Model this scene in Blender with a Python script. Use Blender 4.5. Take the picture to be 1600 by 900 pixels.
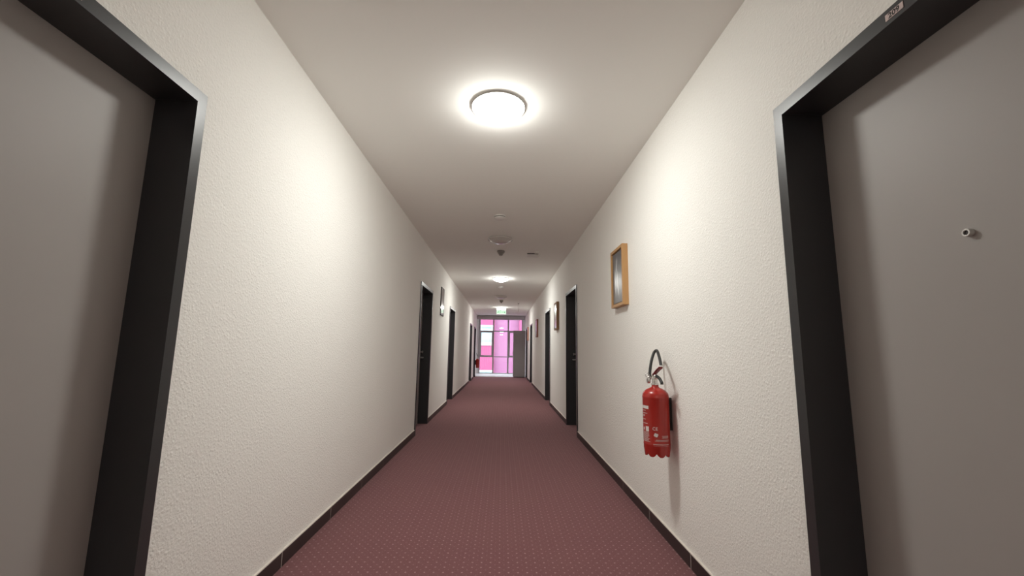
import bpy, bmesh, math, random
from mathutils import Vector, Matrix
random.seed(7)
for o in list(bpy.data.objects): bpy.data.objects.remove(o)
scene = bpy.context.scene
COL = scene.collection

# ------------------------------------------------------------------ camera
CAM_H = 1.131
PITCH, YAW, ROLL, FPX = 0.14725, 0.0216987, -0.0152389, 656.2
def cam_matrix():
    cp, sp, cy, sy, cr, sr = math.cos(PITCH), math.sin(PITCH), math.cos(YAW), math.sin(YAW), math.cos(ROLL), math.sin(ROLL)
    f = Vector((sy*cp, cy*cp, sp)); rt = Vector((cy, -sy, 0)); dn = f.cross(rt)
    r2 = cr*rt + sr*dn; d2 = -sr*rt + cr*dn
    m = Matrix.Identity(4)
    for i in range(3):
        m[i][0] = r2[i]; m[i][1] = -d2[i]; m[i][2] = -f[i]
    m[2][3] = CAM_H
    return m
cam = bpy.data.cameras.new('camera'); cam.sensor_width = 36; cam.lens = FPX/1600*36; cam.clip_start = .05
co = bpy.data.objects.new('camera', cam); COL.objects.link(co); co.matrix_world = cam_matrix(); scene.camera = co

# ------------------------------------------------------------------ world, exposure
SKY = 5.4
LAMP = 132.0
w = bpy.data.worlds.new('overcast_sky'); scene.world = w; w.use_nodes = True
bg = w.node_tree.nodes['Background']; bg.inputs[0].default_value = (.86, .93, 1.0, 1); bg.inputs[1].default_value = SKY
vs = scene.view_settings; vs.view_transform = 'Standard'; vs.look = 'None'; vs.gamma = 1; vs.exposure = 0.0; vs.use_curve_mapping = False
scene.cycles.max_bounces = 16; scene.cycles.diffuse_bounces = 12; scene.cycles.glossy_bounces = 4

# ------------------------------------------------------------------ dimensions
XL, XR, H = -1.133, 1.033, 2.658
XC = (XL+XR)/2
YB, YE = -5.6, 18.85
WT = 0.26                      # wall thickness
DW, DH, DF = 0.985, 2.055, 0.045   # door frame outer width, height, face width
DOORS_L = [1.010-0.5+0.4925-0.012, 6.245, 9.485, 15.345, 17.64]      # centres
DOORS_R = [0.975, 6.27, 9.53, 14.91, 17.60]

# ------------------------------------------------------------------ materials
def mat(name, col, rough=.5, metal=0, spec=.5):
    m = bpy.data.materials.new(name); m.use_nodes = True
    b = m.node_tree.nodes['Principled BSDF']
    b.inputs['Base Color'].default_value = (*col, 1); b.inputs['Roughness'].default_value = rough
    b.inputs['Metallic'].default_value = metal; b.inputs['Specular IOR Level'].default_value = spec
    return m
def N(m, t, **kw):
    n = m.node_tree.nodes.new(t)
    for k, v in kw.items(): setattr(n, k, v)
    return n
def Lk(m, a, b): m.node_tree.links.new(a, b)
def bsdf(m): return m.node_tree.nodes['Principled BSDF']
def math_n(m, op, a, b=None, c=None):
    n = N(m, 'ShaderNodeMath', operation=op)
    for i, v in enumerate((a, b, c)):
        if v is None: continue
        if isinstance(v, (int, float)): n.inputs[i].default_value = v
        else: Lk(m, v, n.inputs[i])
    return n.outputs[0]
def mixc(m, fac, a, b):
    n = N(m, 'ShaderNodeMix', data_type='RGBA')
    for s, v in ((n.inputs['Factor'], fac), (n.inputs['A'], a), (n.inputs['B'], b)):
        if isinstance(v, (int, float)): s.default_value = v
        elif isinstance(v, tuple): s.default_value = (*v, 1)
        else: Lk(m, v, s)
    return n.outputs['Result']
def noise(m, scale, detail=3, rough=.5, vec=None):
    n = N(m, 'ShaderNodeTexNoise'); n.inputs['Scale'].default_value = scale; n.inputs['Detail'].default_value = detail; n.inputs['Roughness'].default_value = rough
    if vec is not None: Lk(m, vec, n.inputs['Vector'])
    return n.outputs['Fac']
def coords(m): return N(m, 'ShaderNodeTexCoord').outputs['Object']
def bump(m, h, strength, dist):
    n = N(m, 'ShaderNodeBump'); n.inputs['Strength'].default_value = strength; n.inputs['Distance'].default_value = dist
    Lk(m, h, n.inputs['Height']); Lk(m, n.outputs[0], bsdf(m).inputs['Normal'])
def vary(m, c1, c2, scale, detail=3):
    Lk(m, mixc(m, noise(m, scale, detail, .6, coords(m)), c1, c2), bsdf(m).inputs['Base Color'])

def plaster(name, c1, c2, strength):
    m = mat(name, c1, .85, 0, .2); v = coords(m)
    Lk(m, mixc(m, noise(m, 2.2, 4, .6, v), c1, c2), bsdf(m).inputs['Base Color'])
    a = noise(m, 95, 4, .62, v)
    vo = N(m, 'ShaderNodeTexVoronoi'); vo.inputs['Scale'].default_value = 70; Lk(m, v, vo.inputs['Vector'])
    chips = math_n(m, 'SUBTRACT', 1.0, math_n(m, 'SMOOTHSTEP' if False else 'MULTIPLY', vo.outputs['Distance'], 2.2))
    hgt = math_n(m, 'ADD', math_n(m, 'MULTIPLY', a, .9), math_n(m, 'MULTIPLY', math_n(m, 'MAXIMUM', chips, 0.0), .35))
    bump(m, hgt, strength, .006)
    return m
M_WALL = plaster('rough_wall_plaster', (.912, .905, .868), (.90, .892, .855), .55)
M_CEIL = mat('ceiling_paint', (.93, .912, .88), .9, 0, .2)
vary(M_CEIL, (.922, .917, .885), (.91, .905, .873), 1.5)
M_WHITE = mat('white_paint', (.86, .86, .87), .55)
M_CAULK = mat('pale_caulk', (.72, .67, .61), .7)
M_FRAME = mat('dark_grey_frame_enamel', (.034, .034, .037), .33, 0, .5); vary(M_FRAME, (.031, .031, .034), (.037, .037, .040), 6)
M_LEAF = mat('grey_door_laminate', (.39, .365, .35), .5, 0, .4)
vary(M_LEAF, (.375, .352, .336), (.40, .375, .36), 3.5)
M_STEEL = mat('brushed_steel', (.55, .54, .53), .32, 1)
M_CHROME = mat('chrome', (.75, .74, .72), .15, 1)
M_TILE = mat('dark_brown_tile', (.030, .022, .022), .4, 0, .5); vary(M_TILE, (.026, .019, .019), (.042, .032, .031), 14)
M_PLATE = mat('pale_pink_plate', (.62, .50, .48), .45)
M_INK = mat('dark_ink', (.022, .012, .012), .6)
M_LAMPBASE = mat('lamp_metal', (.62, .61, .59), .35, .3)
M_RIM = mat('lamp_rim_acrylic', (.80, .79, .76), .18, 0, .7)
M_OPAL = mat('opal_acrylic_unlit', (.62, .60, .57), .15, 0, .5)
M_PLASTIC = mat('white_plastic', (.78, .76, .73), .4)
M_PLASTICD = mat('grey_plastic', (.30, .29, .27), .4)
M_DARK = mat('dark_gap', (.03, .028, .026), .6)
M_RED = mat('extinguisher_red_enamel', (.36, .018, .012), .28, 0, .55)
M_REDGRIP = mat('red_grip_plastic', (.20, .012, .018), .4)
M_RUBBER = mat('black_rubber', (.018, .018, .018), .5)
M_LABEL = mat('white_print', (.70, .66, .64), .5)
M_LABELG = mat('pale_print', (.55, .40, .38), .5)
M_CAB = mat('grey_cabinet_metal', (.36, .34, .335), .5); vary(M_CAB, (.35, .33, .325), (.37, .35, .345), 5)
M_WFRAME = mat('grey_aluminium', (.45, .44, .45), .45, .1)
M_BOX = mat('grey_box_enamel', (.45, .42, .42), .5)
def emit(name, col, s):
    m = bpy.data.materials.new(name); m.use_nodes = True; nt = m.node_tree; nt.nodes.clear()
    e = nt.nodes.new('ShaderNodeEmission'); e.inputs[0].default_value = (*col, 1); e.inputs[1].default_value = s
    o = nt.nodes.new('ShaderNodeOutputMaterial'); nt.links.new(e.outputs[0], o.inputs[0]); return m
M_LIT = emit('lit_opal_diffuser', (.985, .98, .925), LAMP)
# the light board sits in the middle of the dish, so the diffuser glows less towards its rim
_v = N(M_LIT, 'ShaderNodeVectorMath', operation='MULTIPLY'); _v.inputs[1].default_value = (1, 1, 0)
Lk(M_LIT, coords(M_LIT), _v.inputs[0])
_l = N(M_LIT, 'ShaderNodeVectorMath', operation='LENGTH'); Lk(M_LIT, _v.outputs[0], _l.inputs[0])
_r = N(M_LIT, 'ShaderNodeMapRange', interpolation_type='SMOOTHSTEP'); Lk(M_LIT, _l.outputs['Value'], _r.inputs[0])
for _k, _x in ((1, .115), (2, .163), (3, LAMP), (4, LAMP*.31)): _r.inputs[_k].default_value = _x
Lk(M_LIT, _r.outputs[0], [n for n in M_LIT.node_tree.nodes if n.type == 'EMISSION'][0].inputs[1])
M_EXITW = emit('exit_sign_lit_face', (.72, 1.0, .74), 1.1)
M_EXITG = emit('exit_sign_green_print', (.22, .58, .30), .9)
def wood(name, c1, c2):
    m = mat(name, c1, .5); v = coords(m)
    mp = N(m, 'ShaderNodeMapping'); mp.inputs['Scale'].default_value = (30, 30, 3); Lk(m, v, mp.inputs['Vector'])
    Lk(m, mixc(m, noise(m, 2.0, 5, .6, mp.outputs[0]), c1, c2), bsdf(m).inputs['Base Color']); return m
M_OAK = wood('light_oak', (.56, .32, .135), (.45, .245, .095))
M_BROWNWOOD = wood('brown_wood', (.34, .19, .085), (.26, .14, .06))
M_REDWOOD = wood('reddish_wood', (.33, .13, .085), (.25, .09, .06))
M_PINKWOOD = wood('pinkish_wood', (.55, .27, .18), (.45, .21, .14))

def glass():
    m = bpy.data.materials.new('window_glass'); m.use_nodes = True; nt = m.node_tree; nt.nodes.clear()
    t = nt.nodes.new('ShaderNodeBsdfTransparent'); t.inputs[0].default_value = (.93, .95, .95, 1)
    g = nt.nodes.new('ShaderNodeBsdfGlossy'); g.inputs['Roughness'].default_value = .01
    lw = nt.nodes.new('ShaderNodeLayerWeight'); lw.inputs[0].default_value = .5
    pw = nt.nodes.new('ShaderNodeMath'); pw.operation = 'POWER'; pw.inputs[1].default_value = 5
    ma = nt.nodes.new('ShaderNodeMath'); ma.operation = 'MULTIPLY_ADD'; ma.inputs[1].default_value = .95; ma.inputs[2].default_value = .045
    mx = nt.nodes.new('ShaderNodeMixShader'); o = nt.nodes.new('ShaderNodeOutputMaterial')
    nt.links.new(lw.outputs['Facing'], pw.inputs[0]); nt.links.new(pw.outputs[0], ma.inputs[0])
    nt.links.new(ma.outputs[0], mx.inputs[0]); nt.links.new(t.outputs[0], mx.inputs[1]); nt.links.new(g.outputs[0], mx.inputs[2]); nt.links.new(mx.outputs[0], o.inputs[0])
    return m
M_GLASS = glass()

def carpet():
    m = mat('burgundy_dotted_carpet', (.1, .04, .045), .95, 0, .1); v = coords(m)
    sp = N(m, 'ShaderNodeSeparateXYZ'); Lk(m, v, sp.inputs[0])
    wob = noise(m, 60, 2, .5, v)
    def dots(px, py, ox, oy, r):
        def cell(s, p, o):
            a = math_n(m, 'DIVIDE', math_n(m, 'ADD', s, o), p)
            a = math_n(m, 'SUBTRACT', math_n(m, 'FRACT', a), .5)
            return math_n(m, 'MULTIPLY', a, p)
        x = cell(sp.outputs[0], px, ox); y = cell(sp.outputs[1], py, oy)
        x = math_n(m, 'ADD', x, math_n(m, 'MULTIPLY', math_n(m, 'SUBTRACT', wob, .5), .006))
        d = math_n(m, 'SQRT', math_n(m, 'ADD', math_n(m, 'MULTIPLY', x, x), math_n(m, 'MULTIPLY', y, y)))
        n = N(m, 'ShaderNodeMapRange', interpolation_type='SMOOTHSTEP')
        Lk(m, d, n.inputs[0]); n.inputs[1].default_value = r; n.inputs[2].default_value = r*.45; n.inputs[3].default_value = 0; n.inputs[4].default_value = 1
        return n.outputs[0]
    d1 = dots(.048, .052, 10.0, 10.0, .0062); d2 = dots(.048, .052, 10.024, 10.026, .0042)
    dd = math_n(m, 'MINIMUM', math_n(m, 'ADD', math_n(m, 'MULTIPLY', d1, .62), math_n(m, 'MULTIPLY', d2, .38)), 1.0)
    dd = math_n(m, 'MULTIPLY', dd, math_n(m, 'ADD', .45, math_n(m, 'MULTIPLY', noise(m, 23, 2, .5, v), .9)))
    base = mixc(m, noise(m, 2.3, 3, .5, v), (.190, .074, .083), (.194, .086, .083))
    fine = noise(m, 420, 3, .7, v)
    base = mixc(m, math_n(m, 'MULTIPLY', fine, .75), base, (.112, .042, .050))
    Lk(m, mixc(m, dd, base, (.62, .42, .42)), bsdf(m).inputs['Base Color'])
    bump(m, fine, .5, .004)
    b = bsdf(m); b.inputs['Sheen Weight'].default_value = .4; b.inputs['Sheen Roughness'].default_value = .5; b.inputs['Sheen Tint'].default_value = (.9, .6, .62, 1)
    return m
M_CARPET = carpet()

# ------------------------------------------------------------------ mesh helpers
def bm_obj(name, bm, m, parent=None, smooth=False):
    bmesh.ops.recalc_face_normals(bm, faces=bm.faces[:])
    me = bpy.data.meshes.new(name); bm.to_mesh(me); bm.free()
    if smooth:
        for p in me.polygons: p.use_smooth = True
        try: me.set_sharp_from_angle(angle=math.radians(35))
        except Exception: pass
    me.materials.append(m)
    o = bpy.data.objects.new(name, me); COL.objects.link(o)
    if parent is not None: o.parent = parent
    return o
def add_box(bm, lo, hi, bev=0, seg=1):
    lo, hi = [min(a, b) for a, b in zip(lo, hi)], [max(a, b) for a, b in zip(lo, hi)]
    b2 = bmesh.new(); bmesh.ops.create_cube(b2, size=1)
    for v in b2.verts: v.co = Vector([lo[i] + (v.co[i]+.5)*(hi[i]-lo[i]) for i in range(3)])
    if bev: bmesh.ops.bevel(b2, geom=b2.edges[:], offset=bev, segments=seg, affect='EDGES', profile=.5)
    me = bpy.data.meshes.new('t'); b2.to_mesh(me); b2.free(); bm.from_mesh(me); bpy.data.meshes.remove(me)
def box(name, lo, hi, m, parent=None, bev=0, seg=1):
    bm = bmesh.new(); add_box(bm, lo, hi, bev, seg); return bm_obj(name, bm, m, parent)
def boxes(name, lst, m, parent=None, bev=0):
    bm = bmesh.new()
    for lo, hi in lst: add_box(bm, lo, hi, bev)
    return bm_obj(name, bm, m, parent)
def add_lathe(bm, prof, seg=48, axis='Z', origin=(0, 0, 0), cap=True):
    rings = []
    O = Vector(origin)
    for r, z in prof:
        ring = []
        if r < 1e-6:
            p = {'Z': Vector((0, 0, z)), 'X': Vector((z, 0, 0)), 'Y': Vector((0, z, 0))}[axis]
            ring = [bm.verts.new(O+p)]
        else:
            for k in range(seg):
                a = 2*math.pi*k/seg; c, s = r*math.cos(a), r*math.sin(a)
                p = {'Z': Vector((c, s, z)), 'X': Vector((z, c, s)), 'Y': Vector((c, z, s))}[axis]
                ring.append(bm.verts.new(O+p))
        rings.append(ring)
    for a, b in zip(rings, rings[1:]):
        if len(a) == 1 and len(b) == 1: continue
        for k in range(seg):
            k2 = (k+1) % seg
            if len(a) == 1: bm.faces.new((a[0], b[k], b[k2]))
            elif len(b) == 1: bm.faces.new((a[k], a[k2], b[0]))
            else: bm.faces.new((a[k], a[k2], b[k2], b[k]))
    if cap:
        for r in (rings[0], rings[-1]):
            if len(r) > 2: bm.faces.new(r)
def lathe(name, prof, m, parent=None, seg=48, axis='Z', origin=(0, 0, 0), cap=True):
    bm = bmesh.new(); add_lathe(bm, prof, seg, axis, origin, cap); return bm_obj(name, bm, m, parent, True)
def add_tube(bm, pts, rad, seg=12):
    pts = [Vector(p) for p in pts]; n = len(pts)
    rs = rad if isinstance(rad, (list, tuple)) else [rad]*n
    rings = []; up = None
    for i, p in enumerate(pts):
        t = (pts[min(i+1, n-1)]-pts[max(i-1, 0)]).normalized()
        if up is None: up = t.orthogonal().normalized()
        up = (up - t*up.dot(t)).normalized(); sd = t.cross(up)
        rings.append([bm.verts.new(p + rs[i]*(math.cos(2*math.pi*k/seg)*up + math.sin(2*math.pi*k/seg)*sd)) for k in range(seg)])
    for a, b in zip(rings, rings[1:]):
        for k in range(seg): bm.faces.new((a[k], a[(k+1) % seg], b[(k+1) % seg], b[k]))
    bm.faces.new(rings[0]); bm.faces.new(rings[-1])
def tube(name, pts, rad, m, parent=None, seg=12):
    bm = bmesh.new(); add_tube(bm, pts, rad, seg); return bm_obj(name, bm, m, parent, True)
def spline(ctrl, n=10):
    c = [Vector(p) for p in ctrl]; c = [2*c[0]-c[1]] + c + [2*c[-1]-c[-2]]; out = []
    for i in range(1, len(c)-2):
        for k in range(n):
            t = k/n; a, b, d, e = c[i-1], c[i], c[i+1], c[i+2]
            out.append(.5*((2*b)+(d-a)*t+(2*a-5*b+4*d-e)*t*t+(3*b-a-3*d+e)*t**3))
    out.append(c[-2]); return out
def thing(name, loc, label=None, cat=None, group=None, kind=None):
    o = bpy.data.objects.new(name, None); COL.objects.link(o); o.location = loc; o.empty_display_size = .1
    tag(o, label, cat, group, kind); return o
def tag(o, label=None, cat=None, group=None, kind=None):
    for k, v in (('label', label), ('category', cat), ('group', group), ('kind', kind)):
        if v: o[k] = v
    return o
def text_mesh(s, size, align='CENTER', bold=0):
    cu = bpy.data.curves.new('t', 'FONT'); cu.body = s; cu.size = size; cu.align_x = align; cu.align_y = 'CENTER'; cu.resolution_u = 3; cu.offset = size*bold
    o = bpy.data.objects.new('t', cu); COL.objects.link(o); bpy.context.view_layer.update()
    me = bpy.data.meshes.new_from_object(o.evaluated_get(bpy.context.evaluated_depsgraph_get()))
    bpy.data.objects.remove(o); bpy.data.curves.remove(cu); return me

# ------------------------------------------------------------------ shell
box('floor', (XL-WT, YB-.2, -.2), (XR+WT, YE+.3, 0), M_CARPET)['kind'] = 'structure'
box('ceiling', (XL-WT, YB-.2, H), (XR+WT, YE+.3, H+.2), M_CEIL)['kind'] = 'structure'
def side_wall(name, x0, x1, centres):
    hw = DW/2-.03; zt = DH-.03; ys = [YB]; lst = []
    for c in centres:
        lst.append(((x0, ys[-1], 0), (x1, c-hw, H))); lst.append(((x0, c-hw, zt), (x1, c+hw, H))); ys.append(c+hw)
    lst.append(((x0, ys[-1], 0), (x1, YE+.3, H)))
    # one continuous skin: build from boxes, merge shared vertices
    o = boxes(name, lst, M_WALL); o['kind'] = 'structure'; return o
side_wall('wall_left', XL-WT, XL, DOORS_L)
side_wall('wall_right', XR, XR+WT, DOORS_R)
box('wall_back', (XL, YB-.2, 0), (XR, YB, H), M_WALL)['kind'] = 'structure'
WX0, WX1, WZ0, WZ1 = -1.055, .935, .10, 2.50
boxes('wall_far', [((XL, YE, 0), (WX0, YE+.3, H)), ((WX1, YE, 0), (XR, YE+.3, H)), ((WX0, YE, WZ1), (WX1, YE+.3, H)), ((WX0, YE, 0), (WX1, YE+.3, WZ0))], M_WHITE)['kind'] = 'structure'
bm = bmesh.new()
sv = [[bm.verts.new((x, y, z)) for y, z in ((YE-.55, 0), (YE, 0), (YE, .10), (YE-.05, .10), (YE-.55, .012))] for x in (XL, XR)]
for k in range(5): bm.faces.new((sv[0][k], sv[0][(k+1) % 5], sv[1][(k+1) % 5], sv[1][k]))
bm.faces.new(sv[0]); bm.faces.new(sv[1])
tag(bm_obj('trim_1', bm, M_WHITE), 'low white sloping sill on the floor under the end window', None, None, 'structure')

# skirting: a pale caulk strip with dark tiles standing proud, joints every 0.63 m
def skirting(name, x, s, centres):
    spans = []; y = YB
    for c in centres:
        spans.append((y, c-DW/2)); y = c+DW/2
    spans.append((y, YE-.55))
    back = []; cuts = []
    for a, b in spans:
        back.append(((x, a, 0), (x+s*.0104, b, .079)))
    root = boxes(name, back, M_CAULK); root['kind'] = 'structure'
    for a, b in spans:
        k = math.ceil((a-2.392)/.63); e = [a]
        while 2.392+.63*k < b-.02:
            if 2.392+.63*k > a+.02: e.append(2.392+.63*k)
            k += 1
        e.append(b)
        for p, q in zip(e, e[1:]):
            if q < -.8: continue
            box('skirting_tile', (x+s*.001, p+.0025, 0), (x+s*.0112, q-.0025, .074), M_TILE, root, .0008)
skirting('baseboard_left', XL, 1, DOORS_L)
skirting('baseboard_right', XR, -1, DOORS_R)

# ------------------------------------------------------------------ doors
def prism(name, bottom, top, m, parent):
    bm = bmesh.new(); a = [bm.verts.new(p) for p in bottom]; b = [bm.verts.new(p) for p in top]; n = len(a)
    for k in range(n): bm.faces.new((a[k], a[(k+1) % n], b[(k+1) % n], b[k]))
    bm.faces.new(a); bm.faces.new(b)
    return bm_obj(name, bm, m, parent)
def door(n, side, yc, label, number=None, plate=True, handle_far=True, peep=False):
    s = 1 if side == 'L' else -1; x = XL if side == 'L' else XR
    d = thing('door_%d' % n, (x, yc, 0), label, 'door', None, 'structure')
    hw = DW/2; P, D = .012, .20
    prof = [(hw, 0), (hw, P), (hw-DF, P), (hw-DF, -D), (hw-.03, -D), (hw-.03, 0)]       # (u, v)
    for sg in (-1, 1):
        bot = [(s*v, sg*u, 0) for u, v in prof]; top = [(s*v, sg*u, DH-(hw-u)) for u, v in prof]
        prism('jamb', bot, top, M_FRAME, d)
    pr = [(DH-(hw-u), v, u) for u, v in prof]
    prism('frame_head', [(s*v, -u, z) for z, v, u in pr], [(s*v, u, z) for z, v, u in pr], M_FRAME, d)
    lw = hw-DF
    leaf = box('door_leaf', (s*-.14, -lw, 0), (s*-.185, lw, DH-DF), M_LEAF, d)
    hy = (lw-.075)*(1 if handle_far else -1)
    box('handle_plate', (s*-.14, hy-.02, .91), (s*-.132, hy+.02, 1.17), M_STEEL, leaf, .003, 2)
    lev = bmesh.new(); dr = -1 if handle_far else 1
    add_tube(lev, spline([(s*-.133, hy, 1.0), (s*-.10, hy, 1.0), (s*-.082, hy+dr*.012, 1.0), (s*-.078, hy+dr*.04, 1.0), (s*-.078, hy+dr*.125, 1.0)], 6), .0095, 12)
    bm_obj('lever_handle', lev, M_STEEL, leaf, True)
    kb = bmesh.new(); add_lathe(kb, [(.009, 0), (.009, .03), (.02, .032), (.02, .044), (0, .046)], 20, 'X')
    for v in kb.verts: v.co = Vector((s*(v.co.x-.133), hy+v.co.y, 1.085+v.co.z))
    bm_obj('door_knob', kb, M_STEEL, leaf, True)
    if peep:
        pb = bmesh.new(); add_lathe(pb, [(.0105, 0), (.0105, .011), (.0095, .0125), (.0062, .0125), (.006, .009), (0, .009)], 24, 'X')
        for v in pb.verts: v.co = Vector((s*(v.co.x-.14), .022+v.co.y, 1.441+v.co.z))
        bm_obj('peephole', pb, M_LAMPBASE, leaf, True)
        pb = bmesh.new(); add_lathe(pb, [(.0058, .009), (.0058, .0095), (0, .0098)], 16, 'X')
        for v in pb.verts: v.co = Vector((s*(v.co.x-.14), .022+v.co.y, 1.441+v.co.z))
        bm_obj('peephole_lens', pb, M_INK, leaf, True)
    if plate:
        zc = DH-.0235; pw = .0255 if number else .02
        pl = box('number_plate', (s*P, -pw-.008, zc-.0095), (s*(P+.0018), pw-.008, zc+.0095), M_PLATE, d, .0006)
        if number:
            me = text_mesh(number, .0205, bold=.035)
            ymin = min(v.co.y for v in me.vertices); ymax = max(v.co.y for v in me.vertices); ym = (ymin+ymax)/2
            for v in me.vertices:
                v.co = Vector((s*(P+.0022), s*v.co.x*1.05-.008, zc+(v.co.y-ym)*.98))
            me.materials.append(M_INK); o = bpy.data.objects.new('digits', me); COL.objects.link(o); o.parent = pl
    return d
door(1, 'L', DOORS_L[0], 'grey door in dark frame cut off at the left edge of the photo', '208', True, False)
door(2, 'R', DOORS_R[0], 'grey door in dark frame numbered 209, cut off at the right edge', '209', True, False, True)
for i, (yc, hf, lb) in enumerate(zip(DOORS_L[1:], (True, False, True, False), ('left wall door with lever handle, just before the glazed picture', 'left wall door just past the glazed picture', 'second-farthest door on the left wall', 'farthest door on the left wall beside the end window'))):
    door(3+i, 'L', yc, 'dark-framed '+lb, None, i == 0, hf)
for i, (yc, hf, lb) in enumerate(zip(DOORS_R[1:], (True, False, True, False), ('right wall door with lever handle, between the first two framed pictures', 'right wall door just past the brown framed picture', 'second-farthest door on the right wall', 'farthest door on the right wall beside the grey cabinet'))):
    door(7+i, 'R', yc, 'dark-framed '+lb, None, i == 0, hf)

# ------------------------------------------------------------------ end window
win = thing('window_1', (0, YE+.02, 0), 'floor to ceiling grey aluminium window closing the corridor end', 'window', None, 'structure')
y0, y1 = 0.0, .07
def wb(name, x0, x1, z0, z1, ya=y0, yb=y1): return box(name, (x0, ya, z0), (x1, yb, z1), M_WFRAME, win, .003)
C1, C2 = (-.418, -.350), (.241, .310)
wb('jamb', WX0, -.965, WZ0, WZ1); wb('jamb', .875, WX1, WZ0, WZ1)
wb('head_rail', -.965, .875, 2.475, WZ1); wb('sill_rail', -.965, .875, WZ0, .135)
wb('mullion', C1[0], C1[1], .135, 2.475); wb('mullion', C2[0], C2[1], .135, 2.475)
cols = [(-.965, C1[0]), (C1[1], C2[0]), (C2[1], .875)]
T1, T2 = (1.944, 1.989), (.816, .852)
for a, b in cols:
    wb('transom', a, b, *T1); wb('transom', a, b, *T2)
rows = [(.135, T2[0]), (T2[1], T1[0]), (T1[1], 2.475)]
for ci, (a, b) in enumerate(cols):
    for ri, (c, d) in enumerate(rows):
        parent = win
        if ri == 1 and ci != 1:
            sa, sb, sc, sd = a-.004, b+.004, c-.004, d+.004; t = .048
            bm = bmesh.new()
            for lo, hi in (((sa, -.012, sc), (sa+t, .05, sd)), ((sb-t, -.012, sc), (sb, .05, sd)), ((sa+t, -.012, sc), (sb-t, .05, sc+t)), ((sa+t, -.012, sd-t), (sb-t, .05, sd))): add_box(bm, lo, hi, .002)
            parent = bm_obj('sash', bm, M_WFRAME, win)
            hx = sb-t/2 if ci == 0 else sa+t/2
            box('window_handle', (hx-.012, -.05, 1.33), (hx+.012, -.012, 1.46), M_STEEL, parent, .005)
            a, b, c, d = sa+t, sb-t, sc+t, sd-t
        box('pane', (a, .03, c), (b, .036, d), M_GLASS, parent)
tag(box('roller_blind_box', (-1.112, YE-.16, 2.485), (.995, YE-.001, 2.618), M_BOX, None, .004), 'long grey blind box above the end window', 'blind box')

# ------------------------------------------------------------------ cabinet by the end window
cb = thing('storage_cabinet', (.485, 18.04, 0), 'tall plain grey metal cabinet standing beside the end window', 'cabinet')
CW, CD, CH = .515, .255, 1.965
box('body', (.02, 0, .03), (CW, CD, CH), M_CAB, cb, .004)
box('plinth', (.03, .01, 0), (CW-.01, CD-.01, .03), M_DARK, cb)
dr = box('cabinet_door', (0, .004, .035), (.02, CD/2-.002, CH-.006), M_CAB, cb, .003); box('handle', (-.018, CD/2-.03, .95), (0, CD/2-.018, 1.08), M_STEEL, dr, .003)
dr = box('cabinet_door', (0, CD/2+.002, .035), (.02, CD-.004, CH-.006), M_CAB, cb, .003); box('handle', (-.018, CD/2+.018, .95), (0, CD/2+.03, 1.08), M_STEEL, dr, .003)

# ------------------------------------------------------------------ ceiling lamps
def lamp(y, lit, label):
    t = thing('ceiling_lamp', (XC, y, H), label, 'ceiling lamp', 'round lamps along the corridor ceiling')
    lathe('base', [(0, 0), (.158, 0), (.165, -.002), (.1675, -.006), (.1675, -.012), (.1655, -.014), (0, -.014)], M_LAMPBASE, t, 64)
    R0, dep = .1655, .054
    prof = [(R0, -.014)] + [(R0*(1-k/16), -.0145-dep*(1-(1-k/16)**3.2)) for k in range(17)]
    lathe('diffuser', prof, M_LIT if lit else M_OPAL, t, 64, cap=False)
    if not lit: lathe('clear_rim', [(.1655, -.014), (.171, -.015), (.1725, -.0185), (.171, -.022), (.164, -.022)], M_LAMPBASE if lit else M_RIM, t, 64, cap=False)
LY = [2.465, 5.65, 8.93, 11.93, 15.1]
lamp(LY[0], True, 'large lit round ceiling lamp nearest the camera')
lamp(LY[1], False, 'unlit round ceiling lamp between the first smoke detector and the cone sensor')
lamp(LY[2], True, 'lit round ceiling lamp halfway down the corridor')
lamp(LY[3], False, 'unlit grey round ceiling lamp just before the exit sign')
lamp(LY[4], True, 'lit round ceiling lamp right in front of the green exit sign')
lamp(LY[0]-6.35, True, 'lit round ceiling lamp behind the camera')

# smoke detectors, motion sensors
def smoke(y, r, label):
    t = thing('smoke_detector', (XC, y, H), label, 'smoke detector', 'smoke detectors on the ceiling')
    lathe('base', [(0, 0), (r*.98, 0), (r, -.003), (r, -.013), (0, -.013)], M_PLASTIC, t, 40)
    lathe('vent_gap', [(0, -.013), (r*.86, -.013), (r*.86, -.021), (0, -.021)], M_DARK, t, 40)
    lathe('cover', [(0, -.021), (r*.97, -.021), (r*.97, -.027), (r*.8, -.038), (r*.4, -.043), (0, -.044)], M_PLASTIC, t, 40)
smoke(4.66, .068, 'white round smoke detector between the first two ceiling lamps')
smoke(10.1, .062, 'white round smoke detector just past the middle lit lamp')
def motion(y, label):
    t = thing('motion_sensor', (XC+.008, y, H), label, 'motion sensor', 'cone shaped ceiling sensors')
    lathe('base', [(0, 0), (.058, 0), (.060, -.004), (.060, -.022), (.052, -.026), (0, -.026)], M_PLASTICD, t, 32)
    lathe('lens', [(.050, -.026), (.046, -.045), (.030, -.068), (.012, -.082), (0, -.084)], M_PLASTICD, t, 6, cap=False)
    for px, py, pz in ((-.036, -.022, -.058), (0, -.016, -.086), (.036, -.022, -.058)):
        b = bmesh.new(); add_lathe(b, [(0, -.009), (.0075, -.006), (.0085, 0), (.0075, .006), (0, .009)], 12)
        bmesh.ops.translate(b, verts=b.verts[:], vec=(px, py, pz))
        bm_obj('indicator', b, M_PLASTIC, t, True)
motion(6.38, 'small grey cone sensor on the ceiling past the first unlit lamp')
motion(12.95, 'small grey cone sensor on the ceiling right before the exit sign')

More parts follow.
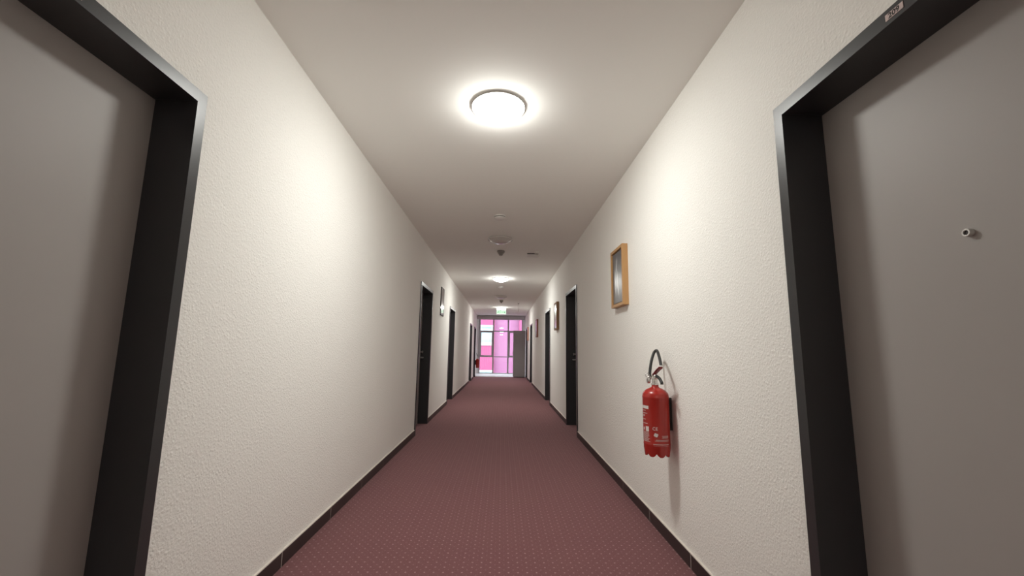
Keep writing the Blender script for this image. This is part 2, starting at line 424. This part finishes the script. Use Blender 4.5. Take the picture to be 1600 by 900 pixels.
# flat ceiling fixture on the right
fx = thing('ceiling_fixture', (.46, 6.5, H), 'small flat white fixture with painted shadow gap on the right of the ceiling', 'ceiling fixture')
box('shadow_gap', (-.085, 0, -.016), (.085, .17, 0), M_DARK, fx)  # dark block, its colour stands in for the shadow above the plate
box('cover_plate', (-.092, -.008, -.024), (.095, .2, -.016), M_PLASTIC, fx, .002)
bm = bmesh.new(); add_box(bm, (.03, -.11, -.012), (.085, -.02, 0), .002); bm_obj('clip', bm, M_CEIL, fx)
tube('cable_loop', spline([(.085, -.05, -.008), (.105, .02, -.016), (.11, .09, -.024), (.095, .14, -.026)], 6), .004, M_PLASTIC, fx, 8)

# pull cord
pc = thing('pull_cord', (.517, 13.7, H), 'thin white pull cord hanging from the ceiling near the exit sign', 'pull cord')
lathe('ceiling_cup', [(0, 0), (.028, 0), (.024, -.018), (.008, -.028), (0, -.028)], M_PLASTICD, pc, 20)
tube('cord', [(0, 0, -.02), (.001, 0, -.1), (.002, 0, -.18)], .0035, M_PLASTIC, pc, 8)
lathe('bell_handle', [(0, -.165), (.007, -.165), (.010, -.2), (.019, -.265), (.016, -.275), (0, -.275)], M_PLASTIC, pc, 16, origin=(.002, 0, 0))

# exit sign
ex = thing('exit_sign', (-.046, 15.5, H), 'lit green and white exit sign hanging under the far ceiling', 'exit sign')
box('housing', (-.18, -.03, -.062), (.18, .03, 0), M_PLASTIC, ex, .005)
pn = box('sign_panel', (-.176, -.006, -.205), (.176, .006, -.062), M_EXITW, ex, .002)
box('edge_rail', (-.18, -.009, -.214), (.18, .009, -.205), M_PLASTICD, ex, .002)
def flat(name, polys, y, m, parent):
    bm = bmesh.new()
    for p in polys:
        a = [bm.verts.new((x, y, z)) for x, z in p]; b = [bm.verts.new((x, y+.001, z)) for x, z in p]; n = len(a)
        bm.faces.new(a); bm.faces.new(b)
        for k in range(n): bm.faces.new((a[k], a[(k+1) % n], b[(k+1) % n], b[k]))
    return bm_obj(name, bm, m, parent)
def ln(x0, z0, x1, z1, wd):
    dx, dz = x1-x0, z1-z0; l = math.hypot(dx, dz); nx, nz = -dz/l*wd/2, dx/l*wd/2
    return [(x0+nx, z0+nz), (x1+nx, z1+nz), (x1-nx, z1-nz), (x0-nx, z0-nz)]
head = [(-.098+.010*math.cos(k*math.pi/5), -.092+.010*math.sin(k*math.pi/5)) for k in range(10)]
flat('running_figure', [head, ln(-.102, -.105, -.115, -.145, .02), ln(-.115, -.143, -.098, -.165, .012), ln(-.098, -.165, -.11, -.19, .011), ln(-.117, -.143, -.135, -.165, .012), ln(-.135, -.165, -.156, -.168, .011), ln(-.104, -.11, -.082, -.125, .009), ln(-.106, -.11, -.13, -.12, .009)], -.008, M_EXITG, pn)
flat('doorway_symbol', [ln(-.06, -.08, -.06, -.195, .01), ln(-.065, -.085, -.005, -.085, .01), ln(-.01, -.08, -.01, -.195, .01)], -.008, M_EXITG, pn)
flat('arrow_symbol', [ln(.03, -.14, .125, -.14, .016), [(.115, -.105), (.158, -.14), (.115, -.175)]], -.008, M_EXITG, pn)

# ------------------------------------------------------------------ pictures
def art(name, kind):
    m = mat(name, (.3, .3, .3), .3, 0, .5); v = coords(m); sp = N(m, 'ShaderNodeSeparateXYZ'); Lk(m, v, sp.inputs[0])
    y, z = sp.outputs[1], sp.outputs[2]
    if kind == 'mono':
        base = mixc(m, math_n(m, 'ADD', math_n(m, 'MULTIPLY', z, -1.3), .35), (.12, .12, .125), (.27, .27, .28))
        base = mixc(m, math_n(m, 'MULTIPLY', noise(m, 9, 4, .6, v), .35), base, (.045, .045, .05))
        cur = math_n(m, 'MULTIPLY', math_n(m, 'SINE', math_n(m, 'MULTIPLY_ADD', z, 11.0, .6)), .03)
        cur = math_n(m, 'ADD', cur, math_n(m, 'MULTIPLY', math_n(m, 'SUBTRACT', noise(m, 10, 2, .5, v), .5), .05))
        d = math_n(m, 'ABSOLUTE', math_n(m, 'SUBTRACT', y, cur))
        n = N(m, 'ShaderNodeMapRange', interpolation_type='SMOOTHSTEP'); Lk(m, d, n.inputs[0])
        n.inputs[1].default_value = .014; n.inputs[2].default_value = .001; n.inputs[3].default_value = 0; n.inputs[4].default_value = 1
        fade = N(m, 'ShaderNodeMapRange', interpolation_type='SMOOTHSTEP'); Lk(m, math_n(m, 'ABSOLUTE', z), fade.inputs[0])
        fade.inputs[1].default_value = .22; fade.inputs[2].default_value = .10; fade.inputs[3].default_value = 0; fade.inputs[4].default_value = 1
        br = math_n(m, 'MULTIPLY', n.outputs[0], math_n(m, 'MULTIPLY', fade.outputs[0], math_n(m, 'ADD', .25, noise(m, 22, 3, .6, v))))
        c = mixc(m, br, base, (.85, .85, .84))
    elif kind == 'pale':  # reflected glare painted into the print: whitish top, lilac below
        f = math_n(m, 'ADD', math_n(m, 'MULTIPLY', z, 2.2), math_n(m, 'ADD', .35, math_n(m, 'MULTIPLY', noise(m, 7, 3, .5, v), .3)))
        c = mixc(m, math_n(m, 'MINIMUM', math_n(m, 'MAXIMUM', f, 0.0), 1.0), (.36, .29, .32), (.80, .77, .72))
    elif kind == 'lilac':
        c = mixc(m, noise(m, 6, 3, .5, v), (.60, .50, .54), (.78, .70, .72))
    else:
        f = math_n(m, 'ADD', math_n(m, 'MULTIPLY', z, -1.6), math_n(m, 'MULTIPLY', noise(m, 8, 3, .5, v), .9))
        c = mixc(m, math_n(m, 'MINIMUM', math_n(m, 'MAXIMUM', f, 0.0), 1.0), (.16, .155, .17), (.30, .285, .30))
    Lk(m, c, bsdf(m).inputs['Base Color'])
    return m
def picture(y0, wd, z0, z1, dep, fw, side, mfr, mart, label, rec=.012, coat=False):
    s = 1 if side == 'L' else -1; x = XL if side == 'L' else XR; hw, hh = wd/2, (z1-z0)/2
    t = thing('framed_picture', (x, y0+hw, (z0+z1)/2), label, 'picture', 'pictures on the corridor walls')
    for a, b in ((-hw, -hw+fw), (hw-fw, hw)): box('frame_side', (0, a, -hh), (s*dep, b, hh), mfr, t, .0015)
    for a, b in ((-hh, -hh+fw), (hh-fw, hh)): box('frame_rail', (0, -hw+fw, a), (s*dep, hw-fw, b), mfr, t, .0015)
    box('backing', (0, -hw+fw, -hh+fw), (s*.006, hw-fw, hh-fw), M_DARK, t)
    g = .008 if rec > .003 else 0.0
    pr = box('print', (s*.006, -hw+fw+g, -hh+fw+g), (s*(dep-rec), hw-fw-g, hh-fw-g), mart, t)
    if coat:
        b = bsdf(mart); b.inputs['Roughness'].default_value = .25; b.inputs['Coat Weight'].default_value = 1.0 if side == 'L' else .35; b.inputs['Coat Roughness'].default_value = .02; b.inputs['Coat IOR'].default_value = 1.55
picture(3.392, .372, 1.517, 2.03, .049, .026, 'R', M_OAK, art('monochrome_print', 'mono'), 'large light oak framed grey picture above the near fire extinguisher')
picture(7.63, .372, 1.517, 2.03, .049, .026, 'R', M_BROWNWOOD, art('pale_print', 'pale'), 'brown wood framed picture with painted-in glare between two right wall doors', .004, True)
picture(12.07, .372, 1.517, 2.03, .049, .026, 'R', M_REDWOOD, art('lilac_print', 'lilac'), 'reddish wood framed picture, third along the right wall', .004, True)
picture(16.33, .372, 1.517, 2.03, .049, .026, 'R', M_PINKWOOD, art('lilac_print_far', 'lilac'), 'pinkish wood framed picture farthest along the right wall', .004, True)
picture(7.62, .375, 1.745, 2.262, .016, .012, 'L', M_DARK, art('grey_glazed_print', 'glaze'), 'thin black framed glazed picture, the only one on the left wall', .002, True)

# ------------------------------------------------------------------ fire extinguishers
def extinguisher(loc, rotz, label, detail=True):
    # local frame: axis of the cylinder at x=y=0, wall towards +X, handles towards -Y
    t = thing('fire_extinguisher', loc, label, 'fire extinguisher', 'red fire extinguishers on the walls'); t.rotation_euler[2] = rotz
    r = .076
    bm = bmesh.new()
    prof = [(0, .03), (r*.93, .03), (r, .045), (r, .062), (r*1.012, .066), (r*1.012, .070), (r, .074), (r, .330), (r*1.010, .333), (r*1.010, .337), (r, .340), (r*.985, .352), (r*.92, .363), (r*.75, .376), (r*.50, .386), (.024, .392), (.020, .398), (.020, .410), (0, .410)]
    add_lathe(bm, prof, 56)
    body = bm_obj('cylinder', bm, M_RED, t, True)
    # scalloped foot ring: one foot per lobe
    bm = bmesh.new(); seg = 96
    lo = []; hi = []; li = []; hi2 = []
    for k in range(seg):
        a = 2*math.pi*k/seg; z = .019*(1-abs(math.cos(a*4)))**1.3
        c, s = math.cos(a), math.sin(a)
        hi.append(bm.verts.new((r*c, r*s, .05))); lo.append(bm.verts.new((r*.93*c, r*.93*s, z))); li.append(bm.verts.new((r*.82*c, r*.82*s, z))); hi2.append(bm.verts.new((r*.82*c, r*.82*s, .05)))
    for A, B in ((hi, lo), (lo, li), (li, hi2), (hi2, hi)):
        for k in range(seg): bm.faces.new((A[k], A[(k+1) % seg], B[(k+1) % seg], B[k]))
    bm_obj('foot_ring', bm, M_RED, t, True)
    # valve
    bm = bmesh.new(); add_lathe(bm, [(.021, .408), (.021, .416), (.016, .418), (.016, .44), (.019, .443), (.019, .458), (.012, .462), (0, .462)], 20)
    add_box(bm, (-.011, -.03, .446), (.011, .03, .468), .003); val = bm_obj('valve', bm, M_CHROME, t, True)
    bm = bmesh.new(); add_lathe(bm, [(0, 0), (.015, 0), (.016, .004), (.016, .012), (.012, .016), (0, .016)], 20, 'X', (-.040, .018, .43)); bm_obj('pressure_gauge', bm, M_STEEL, val, True)
    tube('safety_ring', [(-.03+.012*math.cos(k*math.pi/8), .045, .462+.012*math.sin(k*math.pi/8)) for k in range(17)], .0018, M_STEEL, val, 6)
    # grip levers
    bm = bmesh.new()
    pts = [(0, .028, .464), (0, .0, .472), (0, -.055, .497), (0, -.103, .514)]
    ring = []
    for p, wd, th in zip(pts, (.018, .022, .026, .026), (.010, .012, .012, .011)):
        ring.append([bm.verts.new((p[0]+sx*wd/2, p[1], p[2]+sz*th/2)) for sx, sz in ((-1, -1), (1, -1), (1, 1), (-1, 1))])
    for a, b in zip(ring, ring[1:]):
        for k in range(4): bm.faces.new((a[k], a[(k+1) % 4], b[(k+1) % 4], b[k]))
    bm.faces.new(ring[0]); bm.faces.new(ring[-1]); bmesh.ops.bevel(bm, geom=bm.edges[:], offset=.003, segments=2, affect='EDGES')
    bm_obj('squeeze_lever', bm, M_REDGRIP, t, True)
    tube('carry_handle', spline([(0, .012, .452), (0, -.035, .458), (0, -.075, .45), (0, -.108, .43), (0, -.112, .418)], 6), .0088, M_RUBBER, t, 12)
    # hose: up from the valve, over, and down to the nozzle clip
    hp = spline([(-.012, .058, .445), (-.006, .066, .48), (.012, .085, .545), (.034, .100, .595), (.047, .096, .612), (.044, .060, .607), (.034, .0, .565), (.022, -.052, .520)], 8)
    tube('hose', hp, .0088, M_RUBBER, t, 12)
    tube('hose_fitting', [(-.010, .02, .452), (-.013, .05, .44), (-.012, .058, .448)], .010, M_CHROME, t, 10)
    lathe('hose_ferrule', [(0, -.011), (.009, -.009), (.0115, 0), (.009, .009), (0, .011)], M_PLASTIC, t, 16, origin=(.021, -.055, .515))
    # wall bracket
    boxes('wall_bracket', [((.070, .006, .14), (.1035, .026, .33))], M_RUBBER, t)
    if not detail: return t
    # printed label, bent on to the cylinder
    RR = r+.0006; A0 = math.atan2(-2.58, -.933)      # angle of the side seen by the camera
    def patch(name, a0, a1, z0, z1, m, lift=0):
        bm = bmesh.new(); n = max(2, int(abs(a1-a0)/5)); rows = []
        for k in range(n+1):
            a = A0+math.radians(a0+(a1-a0)*k/n); rr = RR+lift
            rows.append([bm.verts.new((rr*math.cos(a), rr*math.sin(a), z)) for z in (z0, z1)])
        for p, q in zip(rows, rows[1:]): bm.faces.new((p[0], q[0], q[1], p[1]))
        return bm
    def join(name, patches, m):
        bm = bmesh.new()
        for p in patches:
            b = patch(name, *p, m); me = bpy.data.meshes.new('t'); b.to_mesh(me); b.free(); bm.from_mesh(me); bpy.data.meshes.remove(me)
        return bm_obj(name, bm, m, body, True)
    def bent(name, s, size, ang, z, m):
        me = text_mesh(s, size)
        for v in me.vertices:
            a = A0+math.radians(ang)+v.co.x/RR; v.co = Vector((RR*math.cos(a), RR*math.sin(a), z+v.co.y))
        me.materials.append(m); o = bpy.data.objects.new(name, me); COL.objects.link(o); o.parent = body
    join('label_header', [(-140, -33, .270, .288)], M_LABEL)
    # unreadable small print as thin bars
    bars = []
    for z, e in ((.258, -50), (.243, -40), (.232, -55), (.226, -57), (.208, -50), (.185, -40)):
        bars.append((-125, e, z, z+.0028))
    join('label_lines', bars, M_LABEL)
    join('pictogram', [(-70, -60, .147, .163), (-52, -34, .142, .170)], M_LABEL)
    bars = []
    rnd = random.Random(3)
    for i in range(11):
        z = .136-.0052*i; bars.append((-120, -35+rnd.uniform(-4, 6), z, z+.0030))
    for i in range(3):
        z = .104-.0052*i+.016; bars.append((24+rnd.uniform(-6, 2), 55, z, z+.0028))
    for i in range(2):
        z = .097-.0052*i; bars.append((-6+rnd.uniform(-4, 6), 58, z, z+.0028))
    bars += [(-16, 58, .0735, .0755), (-16, 58, .064, .0735)]
    join('small_print', bars, M_LABELG)
    bent('ce_mark', 'CE', .026, -6, .160, M_LABEL)
    # round safety emblem with pointed arms
    bm = bmesh.new(); star = []
    for k in range(24):
        q = .0115*(1 if k % 6 < 4 else .78); b = 2*math.pi*k/24; star.append((q*math.cos(b)*1.15, q*math.sin(b)))
    vsx = []
    for px, pz in star:
        a = A0+math.radians(-3)+px/RR; vsx.append(bm.verts.new((RR*math.cos(a), RR*math.sin(a), .126+pz)))
    bm.faces.new(vsx); bm_obj('safety_emblem', bm, M_LABEL, body)
    return t
extinguisher((.933, 2.585, .530), 0, 'large red fire extinguisher hanging on the near right wall')
extinguisher((XL+.1035, 18.30, .36), math.pi, 'small distant red fire extinguisher on the left wall by the end window', False)

# ------------------------------------------------------------------ outside: pink building across the yard
M_PINK = mat('pink_render', (.33, .085, .172), .9, 0, .1); vary(M_PINK, (.33, .089, .175), (.32, .078, .16), .8)
M_PINK2 = mat('pale_pink_render', (.32, .14, .247), .9, 0, .1); vary(M_PINK2, (.32, .143, .25), (.315, .128, .23), .6)
M_OUTW = mat('white_window_frame', (.50, .57, .58), .5)
M_OUTG = mat('pale_cyan_blind', (.30, .42, .44), .4)
M_OUTB = mat('blue_grey_glass', (.20, .25, .35), .25)
M_ASPH = mat('grey_paving', (.35, .35, .36), .9)
box('ground', (-30, 19.6, -6.4), (30, 60, -6.2), M_ASPH)['kind'] = 'structure'
FY = 27.0
bd = thing('pink_building', (0, FY, -6.2), 'pink rendered building with white framed windows seen through the end window', 'building')
ZO = 6.2
WZS = [-2.95, -.13, 2.70, 5.5]        # window head heights (world z), one per storey
# left wing with window openings: piers and bands
xw0, xw1 = -2.75, -.60
bands = [((-14, 0, 0), (-9.2, .4, 11.6)), ((-7.0, 0, 0), (xw0, .4, 11.6)), ((xw1, 0, 0), (-.47, .4, 11.6))]
prev = -6.2
for zh in WZS:
    for a, b in ((xw0, xw1), (-9.2, -7.0)): bands.append(((a, 0, prev+ZO), (b, .4, zh-1.28+ZO)))
    prev = zh
for a, b in ((xw0, xw1), (-9.2, -7.0)): bands.append(((a, 0, prev+ZO), (b, .4, 11.6)))
boxes('wall', bands, M_PINK, bd)
box('wall', (-.47, .35, 0), (1.08, .8, 11.6), M_PINK2, bd)
box('wall', (1.08, -.1, 0), (1.25, .8, 11.6), M_PINK, bd); box('wall', (1.25, .2, 0), (14, .8, 11.6), M_PINK, bd)
for zh in WZS:
    for a, b in ((xw0, xw1), (-9.2, -7.0)):
        z1, z0 = zh+ZO, zh-1.28+ZO
        wd = boxes('building_window', [((a, -.02, z1-.10), (b, .2, z1)), ((a, .05, z0), (a+.09, .25, z1)), ((b-.09, .05, z0), (b, .25, z1)), ((a, -.06, z0), (b, .25, z0+.20)), ((a+.55*(b-a), .08, z0), (a+.55*(b-a)+.12, .25, z1)), ((a, .06, z1-.34), (b, .25, z1-.24))], M_OUTW, bd)
        box('blind_header', (a+.09, .1, z1-.24), (b-.09, .24, z1-.10), M_OUTG, wd)
        box('pane', (a+.09, .16, z0+.2), (a+.55*(b-a), .2, z1-.34), M_OUTB, wd)
        box('pane', (a+.55*(b-a)+.12, .16, z0+.2), (b-.09, .2, z1-.34), M_OUTG, wd)
box('roof_edge', (-14, -.3, 11.6), (14, .9, 11.9), M_OUTW, bd)
